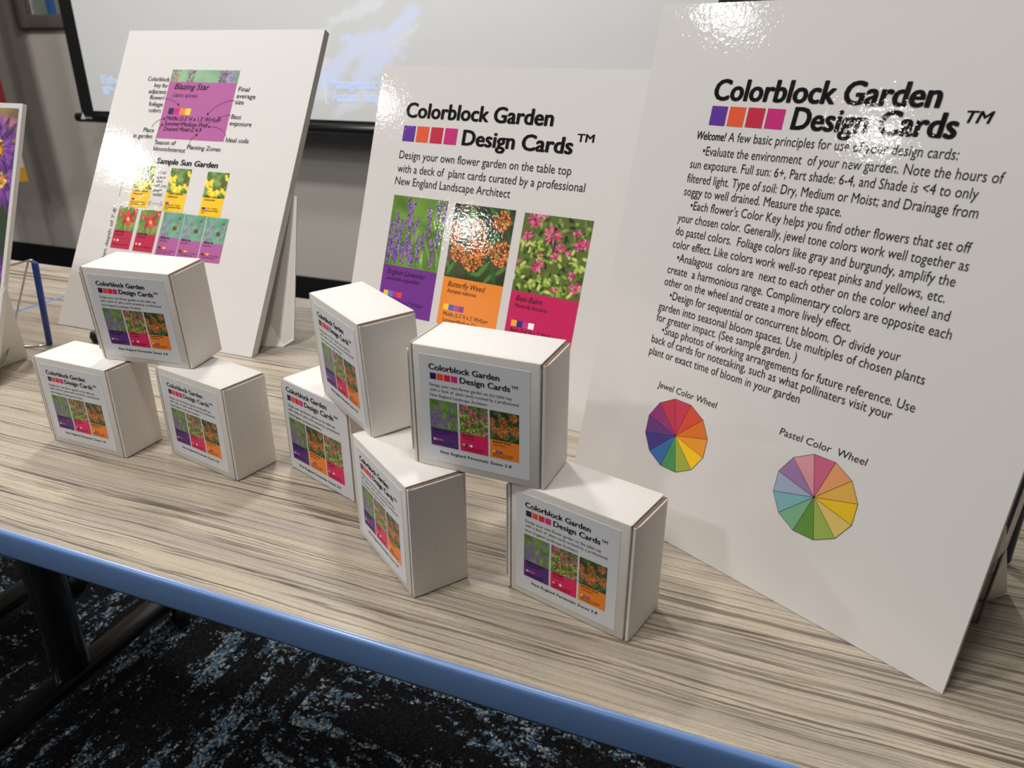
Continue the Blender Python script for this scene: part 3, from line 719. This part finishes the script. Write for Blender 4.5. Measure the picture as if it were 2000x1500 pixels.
mailer(SH, -.5076, .7491, Z0, -.3993, 0, 'leftmost white mailer box, lower left of the left pile')
mailer(SH, -.3656, .7207, Z0, -.5804, 0, 'lower right box of the left pile, standing right of the leftmost box')
mailer(SHC, -.2292, .6923, Z0, -.7206, 0, 'box with an oversized label filling its face, orange flower card in the middle')
mailer(SH, -.1770, .6533, Z1, -.9716, .045, 'upper box turned edge-on, perched left of the centre top box')
mailer(SH, -.1367, .5751, Z0, -.9934, 0, 'sharply turned lower box with a broad blank side, front centre')
mailer(SH, -.0768, .5250, Z1, -.4097, .012, 'centre top box whose large label squarely faces the viewer')
mailer(SH, -.0039, .4993, Z0, -.6298, 0, 'nearest lower box on the right, in front of the tall text board')

# ------------------------------------------------------------------ display boards
def board(name, x, y, yaw, w, h, tilt, label, thick=.0055, edge=M_FOAM):
    t = empty(name, (x, y, TZ + .0004), 0, label=label, cat='display board')
    t.rotation_euler = (Matrix.Rotation(yaw, 3, 'Z') @ Matrix.Rotation(-tilt, 3, 'X')).to_euler()
    ft = math.tan(tilt); core = mesh('core', [(0, .0004, .0002), (w, .0004, .0002), (w, thick, thick * ft), (0, thick, thick * ft), (0, .0004, h), (w, .0004, h), (w, thick, h), (0, thick, h)],
        [(0,3,2,1),(4,5,6,7),(0,1,5,4),(1,2,6,5),(2,3,7,6),(3,0,4,7)])
    link('foam_core', core, edge, t)
    link('printed_face', box_me(0, w, 0, .0004, 0, h), M_BOARD, t)
    return t
def rect_mesh(l): me = ink_mesh(l); me.materials.append(M_BPIC); return me
def local(t, pts):
    bpy.context.view_layer.update(); inv = t.matrix_world.inverted(); return [inv @ (Vector(p) + Vector((0, 0, TZ))) for p in pts]

# --- tall board on the right
RB = board('text_board', .0572, .6493, -.8455, .3507, .440, .2087, 'tallest white display board at right, covered in guidance text and two colour wheels')
sh = .0
TXT = [
 ('Colorblock Garden', 68.0, 368.2, 240.5, 371.2, 15.2, .06, .04), ('Design Cards', 140.2, 350.9, 255.1, 353.1, 15.2, .06, .04), ('TM', 257.3, 363.0, 273.2, 363.4, 7.2, .035, .2),
 ('Welcome!', 60.7, 337.4, 88.0, 337.9, 6.3, .028, .12), ('A few basic principles for use of your design cards:', 90.5, 337.9, 260.1, 340.4, 6.9, 0, .0),
 ('•Evaluate the environment  of your new garden. Note the hours of', 69.5, 325.6, 289.4, 329.2, 6.9, 0, .0),
 ('sun exposure. Full sun: 6+, Part shade: 6-4, and Shade is <4 to only', 60.1, 314.6, 278.2, 318.1, 6.9, 0, .0),
 ('filtered light. Type of soil: Dry, Medium or Moist; and Drainage from', 60.1, 303.1, 281.5, 306.9, 6.9, 0, .0),
 ('soggy to well drained. Measure the space.', 60.0, 292.5, 195.6, 295.1, 6.9, 0, .0),
 ('•Each flower\'s Color Key helps you find other flowers that set off', 69.0, 281.9, 283.7, 285.3, 6.9, 0, .0),
 ('your chosen color. Generally, jewel tone colors work well together as', 59.3, 270.7, 285.7, 274.2, 6.9, 0, .0),
 ('do pastel colors.  Foliage colors like gray and burgundy, amplify the', 60.0, 259.8, 280.9, 263.2, 6.9, 0, .0),
 ('color effect. Like colors work well-so repeat pinks and yellows, etc.', 59.9, 249.0, 278.0, 252.0, 6.9, 0, .0),
 ('•Analagous  colors are  next to each other on the color wheel and', 66.9, 238.3, 283.8, 241.1, 6.9, 0, .0),
 ('create  a harmonious range. Complimentary colors are opposite each', 60.0, 227.3, 288.3, 230.0, 6.9, 0, .0),
 ('other on the wheel and create a more lively effect.', 59.6, 216.8, 224.5, 218.6, 6.9, 0, .0),
 ('•Design for sequential or concurrent bloom. Or divide your', 67.7, 206.1, 262.1, 207.4, 6.9, 0, .0),
 ('garden into seasonal bloom spaces. Use multiples of chosen plants', 58.9, 195.0, 281.2, 197.0, 6.9, 0, .0),
 ('for greater impact. (See sample garden. )', 59.2, 185.2, 191.0, 187.0, 6.9, 0, .0),
 ('•Snap photos of working arrangements for future reference. Use', 67.5, 175.6, 280.7, 177.1, 6.9, 0, .0),
 ('back of cards for notetaking, such as what pollinaters visit your', 58.9, 165.9, 268.0, 167.4, 6.9, 0, .0),
 ('plant or exact time of bloom in your garden', 59.1, 155.2, 201.9, 157.0, 6.9, 0, .0),
 ('Jewel Color Wheel', 75.2, 129.6, 135.9, 130.2, 5.6, 0, .12), ('Pastel Color  Wheel', 193.4, 129.1, 261.4, 130.2, 5.6, 0, .12)]
link('printed_lettering', fixn(lettering(TXT, -.00025)), M_BINK, RB)
SQ = ['#55288c', '#d5502b', '#b3203c', '#b6206f']
for k_, (a, b_) in enumerate([(69.5, 84.0), (86.0, 100.3), (102.4, 117.0), (119.0, 133.8)]):
    link('color_square', rect_mesh([quad(a, b_, 349.1 + k_ * .25, 363.7 + k_ * .2, SQ[k_], -.00025)]), None, RB)
def wheel(cx, cz, R, ph, cols):
    P = []
    vs = [(cx + R * math.cos(ph + math.pi/2 - k * math.pi/6), cz + R * math.sin(ph + math.pi/2 - k * math.pi/6)) for k in range(12)]
    for k in range(12): P.append(poly([(cx, cz), vs[(k + 1) % 12], vs[k]], cols[k], -.00022))
    def ln(a, b2, w=.16):
        dx, dz = b2[0] - a[0], b2[1] - a[1]; L = math.hypot(dx, dz); nx, nz = -dz / L * w, dx / L * w
        P.append(poly([(a[0] + nx, a[1] + nz), (a[0] - nx, a[1] - nz), (b2[0] - nx, b2[1] - nz), (b2[0] + nx, b2[1] + nz)], '#2a2320', -.00030))
    for k in range(12): ln((cx, cz), vs[k]); ln(vs[k], vs[(k + 1) % 12])
    return fixn(rect_mesh(P))
link('color_wheel', wheel(104.0, 94.4, 31.8, .2612, ['#b8324a', '#c8452f', '#cf6a22', '#dc8d20', '#e8bb10', '#93a03c', '#3f8a50', '#2f66a5', '#3c3080', '#5f3278', '#8a2d70', '#b02c48']), None, RB)
link('color_wheel', wheel(232.1, 93.1, 32.5, .2629, ['#ba5a78', '#cf8f60', '#cda047', '#d6b022', '#cbb163', '#8ea350', '#5a8538', '#6fa380', '#72a3ab', '#929fb8', '#8f6f9c', '#c88a94']), None, RB)
eb = local(RB, [(.3138, .4079, .1200), (.3946, .4911, .0015), (.3722, .4818, .0002)])
eb = eb + [eb[2] + Vector((-.19, 0, 0)), eb[1] + Vector((-.23, 0, .001)), Vector((.12, .0062, eb[0].z))]
link('easel_back', slab(eb, .0018, (0, 1, 0)), M_EASEL, RB)

# --- middle board
MB_ = board('photo_board', -.2361, .9662, -.5621, .380, .3984, .3291, 'middle white display board with three flower cards, behind the mailer boxes')
TXM = [('Colorblock Garden', 49.0, 334.8, 265.5, 334.3, 17.8, .055, 0), ('Design Cards', 142.7, 305.6, 296.3, 304.8, 17.8, .055, 0), ('TM', 299.0, 318.8, 320.5, 319.0, 8.6, .035, 0),
 (P1, 49.0, 282.8, 299.5, 281.5, 10.0, 0, 0), (P2, 49.3, 265.6, 320.1, 264.6, 10.0, 0, 0), (P3, 48.6, 249.8, 224.5, 248.8, 10.0, 0, 0)]
for (n1, n2, x, w1, w2, zb, w3) in [('English Lavender', 'Lavandula angustifolia', 58.5, 63, 54, 147.0, 66), ('Butterfly Weed', 'Asclepias tuberosa', 157.0, 55.6, 43.6, 145.3, 66.6), ('Bee-Balm', 'Monarda fistulosa', 256.8, 36.2, 43.5, 143.4, 62)]:
    TXM += [(n1, x, zb - 11.2, x + w1, zb - 11.2, 6.6, .0, .25), (n2, x, zb - 18.8, x + w2, zb - 18.8, 4.6, 0, .25),
            ('Middle (2-3\' H x 2\' W)•Sun•' if n1[1] != 'e' else 'Back (3-4\' H x 2\' W)•Sun•', x, zb - 47.8, x + w3, zb - 47.8, 5.0, 0, .08), ('Summer•Medium-Dry', x, zb - 55.5, x + w3 * .8, zb - 55.5, 5.0, 0, .08)]
link('printed_lettering', fixn(lettering(TXM, -.00040)), M_BINK, MB_)
for k_, (a, b_) in enumerate([(49.5, 68.7), (71.3, 90.5), (93.5, 112.4), (115.3, 134.4)]):
    link('color_square', rect_mesh([quad(a, b_, 304.7, 324.3, SQ[k_], -.00025)]), None, MB_)
for nm_, pic, x0, x1, zt, zb, cap, sw, bot in [('lavender', PL, 50.5, 137.5, 236.4, 147.0, '#6e2f88', SW_L, 85.5), ('weed', PW, 148.8, 236.6, 235.5, 145.3, '#e28430', SW_W, 86.0), ('balm', PB, 249.0, 338.8, 234.5, 143.4, '#be1f57', SW_B, 87.0)]:
    w = x1 - x0; me = plant_card(pic, x0, zt, w, cap, 120, ph=(zt - zb) / w, y=-.00022, sw=sw, swx=.08, bot=bot); me.materials.append(M_BPIC)
    link('plant_card', me, None, MB_)
link('easel_back', slab([(.13, .006, .25), (.25, .006, .25), (.27, .115, .022), (.25, .12, .0205), (.13, .12, .0205), (.11, .115, .022)], .0018, (0, 1, 0)), M_EASEL, MB_)

# --- left board
LB = board('sample_garden_board', -.7133, 1.1354, -.3841, .3755, .4889, .5281, 'white display board at left explaining a purple card above a sample garden layout', .0115)
TXL = []
for t_, q in [('Colorblock', (63.7, 404.4, 108.2, 403.7)), ('key for', (79.8, 394.2, 108.2, 393.3)), ('adjacent', (71.4, 383.8, 107.3, 383.1)), ('flower/', (76.6, 373.7, 106.8, 373.5)), ('foliage', (77.7, 363.0, 106.3, 362.6)), ('colors', (80.7, 352.9, 105.4, 352.5)),
 ('Final', (245.5, 391.0, 266.0, 390.5)), ('average', (244.8, 380.3, 280.0, 379.5)), ('size', (244.6, 370.8, 261.0, 370.0)), ('Best', (244.0, 347.5, 262.3, 347.0)), ('exposure', (243.8, 337.1, 284.2, 336.3)), ('Ideal soils', (243.7, 310.9, 286.0, 310.6)),
 ('Place', (79.5, 320.1, 101.0, 320.0)), ('in garden', (61.7, 309.9, 100.3, 310.2)), ('Season of', (109.1, 301.0, 150.2, 301.3)), ('bloom/interest', (108.5, 291.0, 172.0, 290.3)), ('Planting Zones', (173.8, 296.4, 238.2, 295.4)),
 ('Middle (2-3\' H x 1.5\' W)•Sun•', (120.0, 340.9, 226.0, 340.9)), ('Summer•Medium-Well', (119.0, 332.3, 202.9, 331.7)), ('Drained Moist•Z 4-9', (119.7, 323.5, 193.6, 323.7))]:
    TXL.append((t_, *q, 6.9, .012, .06))
TXL += [('Blazing Star', 121.8, 391.4, 189.9, 391.2, 9.4, .012, .22), ('Liatris spicata', 121.5, 379.1, 170.1, 378.8, 6.4, 0, .22), ('Sample Sun Garden', 121.2, 270.7, 240.6, 269.7, 8.6, .05, .12)]
for t_, x0, z, x1 in [('Card', 129.7, 254.2, 144.8), ('place', 128.9, 246.9, 146.4), ('also', 129.2, 240.5, 142.2), ('reflects', 128.3, 233.4, 151.9), ('plant', 128.4, 226.4, 145.0), ('width', 128.7, 219.2, 147.1)]:
    TXL.append((t_, x0, z, x1, z, 5.2, 0, .05))
for x in (84.6, 154, 224.9):
    TXL += [('Cutleaf Coneflower', x + 5, 223.5, x + 34, 223.5, 3.6, .02, .22), ('Rudbeckia laciniata', x + 5, 219, x + 25, 219, 2.5, .02, .22), ('Back (4-6\' H x 2\' W)•Sun•', x + 4, 206.0, x + 34, 206.0, 2.4, .02, .1), ('Part Shade•Summer•Medium', x + 4, 202.5, x + 35, 202.5, 2.4, .02, .1), ('Z 3-9', x + 4, 199.2, x + 11, 199.2, 2.4, .02, .1)]
for x in (68.8, 114.6): TXL += [('Ruby Stella', x + 4, 156.5, x + 22, 156.5, 3.2, .02, .22), ('Hemerocallis', x + 4, 152.0, x + 21, 152.0, 2.4, .0, .22), ('Front (1-2\' H x 2\' W)•Sun•', x + 4, 136.5, x + 35, 136.5, 2.3, 0, .1)]
for x in (160, 200.8, 243): TXL += [('Blazing Star', x + 4, 154.3, x + 22, 154.3, 3.4, .02, .22), ('Liatris spicata', x + 4, 150.0, x + 18, 150.0, 2.4, .0, .22), ('Middle (2-3\' H x 1.5\' W)•Sun•', x + 4, 135.3, x + 37, 135.3, 2.3, 0, .1), ('Summer•Medium-Well', x + 4, 132.0, x + 30, 132.0, 2.3, 0, .1)]
lt = lettering(TXL, -.00042)
vv = [tuple(v.co) for v in lt.vertices]; ff = [tuple(p.vertices) for p in lt.polygons]
# rotated margin text and pointer lines
rv, rf = glyphs('Garden depth of 7-8\'', 0, 0); k_ = len(vv); a0, a1 = rv[:, 0].min(), rv[:, 0].max()
for q in rv: vv.append(((63.4 - q[1] * 6.3) / 1000, -.00042, (92 + (q[0] - a0) / (a1 - a0) * 103) / 1000))
ff += [tuple(i + k_ for i in q) for q in rf]
link('printed_lettering', fixn(mesh('lettering', vv, ff)), M_BINK, LB); vv = []; ff = []
def stroke(pts, w):
    for a, b_ in zip(pts, pts[1:]):
        dx, dz = b_[0] - a[0], b_[1] - a[1]; L = math.hypot(dx, dz) or 1; nx, nz = -dz / L * w / 2, dx / L * w / 2; k2 = len(vv)
        for px, pz in ((a[0] + nx, a[1] + nz), (a[0] - nx, a[1] - nz), (b_[0] - nx, b_[1] - nz), (b_[0] + nx, b_[1] + nz)): vv.append((px / 1000, -.00042, pz / 1000))
        ff.append((k2, k2 + 1, k2 + 2, k2 + 3))
def dot(x, z, r=1.9):
    k2 = len(vv)
    for k3 in range(14): a = 6.2832 * k3 / 14; vv.append(((x + r * math.cos(a)) / 1000, -.00046, (z + r * math.sin(a)) / 1000))
    ff.append(tuple(range(k2, k2 + 14)))
for q in [(106.8, 375.5, 126.2, 374.5, 137.2, 366.5), (243.6, 375.5, 218.3, 376.5, 198.4, 352.9), (242.1, 352.4, 231.0, 352.6, 221.6, 347.7), (94.9, 328.1, 99.1, 340.2, 115.8, 343.0), (109.2, 305.1, 107.4, 323.8, 114.5, 332.9), (242.3, 319.0, 234.4, 334.5, 206.8, 333.1), (176.1, 302.7, 177.1, 314.4, 186.7, 319.5)]:
    p0, p1, p2 = q[0:2], q[2:4], q[4:6]; stroke([tuple(p0[i] * (1 - t) ** 2 + 2 * p1[i] * t * (1 - t) + p2[i] * t * t for i in (0, 1)) for t in [j / 10 for j in range(11)]], .65); dot(*p2)
stroke([(130, 207.0), (147, 207.2)], .5); stroke([(129, 211), (125.2, 207), (129, 203)], .7); stroke([(147.6, 211.2), (151.5, 207.2), (147.6, 203.2)], .7); stroke([(63.8, 262), (62.5, 213.7)], .5)
link('pointer_lines', fixn(mesh('lines', vv, ff)), M_BINK, LB)
def mcard(parts): me = rect_mesh(parts); return me
ps = p_strip(); card = [ps.mesh(109.5, 240.5, 403.4, 423.6, 110, 20, -.00022), quad(108.9, 240, 311, 403.4, '#a3568f', -.00022)]
for j, c in enumerate(['#241b3c', '#b81f74', '#e07a34', '#f4c72a']): card.append(quad(120.6 + j * 11.1, 131.0 + j * 11.1, 350.4, 360.6, c, -.00030))
link('plant_card', mcard(card), None, LB)
pc, pl_, pb = p_cone(), p_lily(), p_blaz()
for x0, x1, zt, zb in [(85.5, 124.2, 265.6, 198.4), (154.1, 193.6, 265.0, 197.1), (225.0, 265.4, 263.3, 194.8)]:
    me = plant_card(pc, x0, zt, x1 - x0, '#e8b818', 44, ph=.98, y=-.00022, sw=['#5a2a80', '#7a3a60', '#f0d0d0'], bot=zb); me.materials.append(M_BPIC); link('plant_card', me, None, LB)
for x0, x1, zt, zb in [(69.0, 107.4, 197.7, 131), (114.6, 153.7, 196.4, 130.3)]:
    me = plant_card(pl_, x0, zt, x1 - x0, '#b32048', 44, ph=.98, y=-.00022, sw=['#f0b040', '#c03040', '#f2eef2'], bot=zb); me.materials.append(M_BPIC); link('plant_card', me, None, LB)
for x0, x1, zt, zb in [(160.0, 199.8, 195.9, 127.5), (200.9, 241.2, 195.1, 127.2), (242.8, 282.9, 194.2, 126.3)]:
    me = plant_card(pb, x0, zt, x1 - x0, '#a3568f', 44, ph=.98, y=-.00022, sw=['#241b3c', '#b81f74', '#e07a34', '#f4c72a'], bot=zb); me.materials.append(M_BPIC); link('plant_card', me, None, LB)
eb = local(LB, [(-.3121, 1.1101, .2055), (-.3175, 1.043, .0088), (-.333, 1.0366, .0004), (-.3677, 1.0406, .0004)])
eb = eb + [eb[2] + Vector((-.2, .012, 0)), Vector((.10, .0122, eb[0].z))]; eb[0].y = .0122
link('easel_back', slab(eb, .0018, (0, 1, 0)), M_EASEL, LB)

# --- far left board with purple daisies, only its right strip in view
wF, hF, tF, yF = .46, .3588, .3789, -.40
bx, by = -.6596 - wF * math.cos(yF), .8855 - wF * math.sin(yF)
FB = board('daisy_picture_board', bx, by, yF, wF, hF, tF, 'thick white-edged picture board of purple daisies cut off at the left', .0055, M_EASEL)
me = ink_mesh([p_daisy().mesh(12, 454, 12, 352.5, 300, 230, -.00025)]); me.materials.append(M_BPIC); link('daisy_photo', me, None, FB)
eb = local(FB, [(-.6355, .9270, .1224), (-.6757, .9905, .0006), (-.7130, .9190, .0006)])
link('easel_back', slab(eb, .0016, (-1, .3, 0)), M_EASEL, FB)

# ------------------------------------------------------------------ wire display stands
def wv(pts, m, name, parent, r=.0013, bend=.008):
    return link(name, tube(smooth_path([(p[0], p[1], p[2] + TZ) for p in pts], 6, bend), r, 8), m, parent)
S1 = empty('wire_display_stand', (0, 0, 0), label='bent wire stand with a blue sleeved leg behind the far left picture board', cat='display stand')
wv([(-.790, 1.02, .095), (-.6761, 1.0, .1291), (-.6415, 1.0, .1383), (-.6393, 1.001, .1334)], M_CHROME, 'wire_arm', S1)
wv([(-.6400, 1.001, .137), (-.6455, .999, .1375), (-.6800, .955, .0142), (-.684, .945, .0035), (-.800, .93, .0022)], M_CHROME, 'wire_leg', S1)
wv([(-.800, 1.045, .002), (-.7012, 1.0311, .002), (-.6717, 1.0386, .002)], M_CHROME, 'wire_base', S1)
link('blue_leg', tube([(-.6393, 1.001, .1334 + TZ), (-.6717, 1.0386, .0036 + TZ)], .0042, 14), M_BLUE, S1)
S2 = empty('wire_display_stand', (0, 0, 0), label='bent wire stand with a blue leg, its shade painted in, behind the tall text board at right', cat='display stand')
wv([(.3520, .4565, .0016), (.3262, .4165, .1460), (.3150, .4460, .2600)], M_CHROME, 'wire_leg', S2, bend=.01)
wv([(.3580, .4640, .0016), (.3300, .4215, .1460), (.3180, .4500, .2600)], M_CHROME, 'wire_leg', S2, bend=.01)
wv([(.3520, .4565, .0016), (.205, .610, .0016)], M_CHROME, 'wire_base', S2)
wv([(.3170, .4520, .2600), (.3950, .5100, .2500)], M_CHROME, 'wire_arm', S2)
link('blue_leg', tube([(.3950, .5100, .2500 + TZ), (.4124, .5290, .0060 + TZ)], .0062, 14), plain('shaded blue sleeve', srgb('#141c3c'), .45), S2)  # shade on the leg's far side is painted as a darker blue
S3 = empty('wire_display_stand', (0, 0, 0), label='low wire stand whose black rubber tip peeks out left of the left box pile', cat='display stand')
wv([(-.6075, 1.0520, .0085), (-.600, 1.040, .010), (-.585, 1.035, .004), (-.555, 1.100, .003), (-.520, 1.225, .190), (-.440, 1.190, .190), (-.470, 1.060, .003), (-.487, .990, .004), (-.492, .995, .010), (-.496, 1.002, .0085)], M_CHROME, 'wire_frame', S3)
for q in [(-.6120, 1.0560, .0088), (-.496, 1.004, .0088)]:
    o = link('rubber_tip', lathe([(0.0005, -.0085), (.006, -.0075), (.0085, 0), (.006, .0075), (.0005, .0085)], 16), M_RUBBER, S3); o.location = (q[0], q[1], q[2] + TZ)
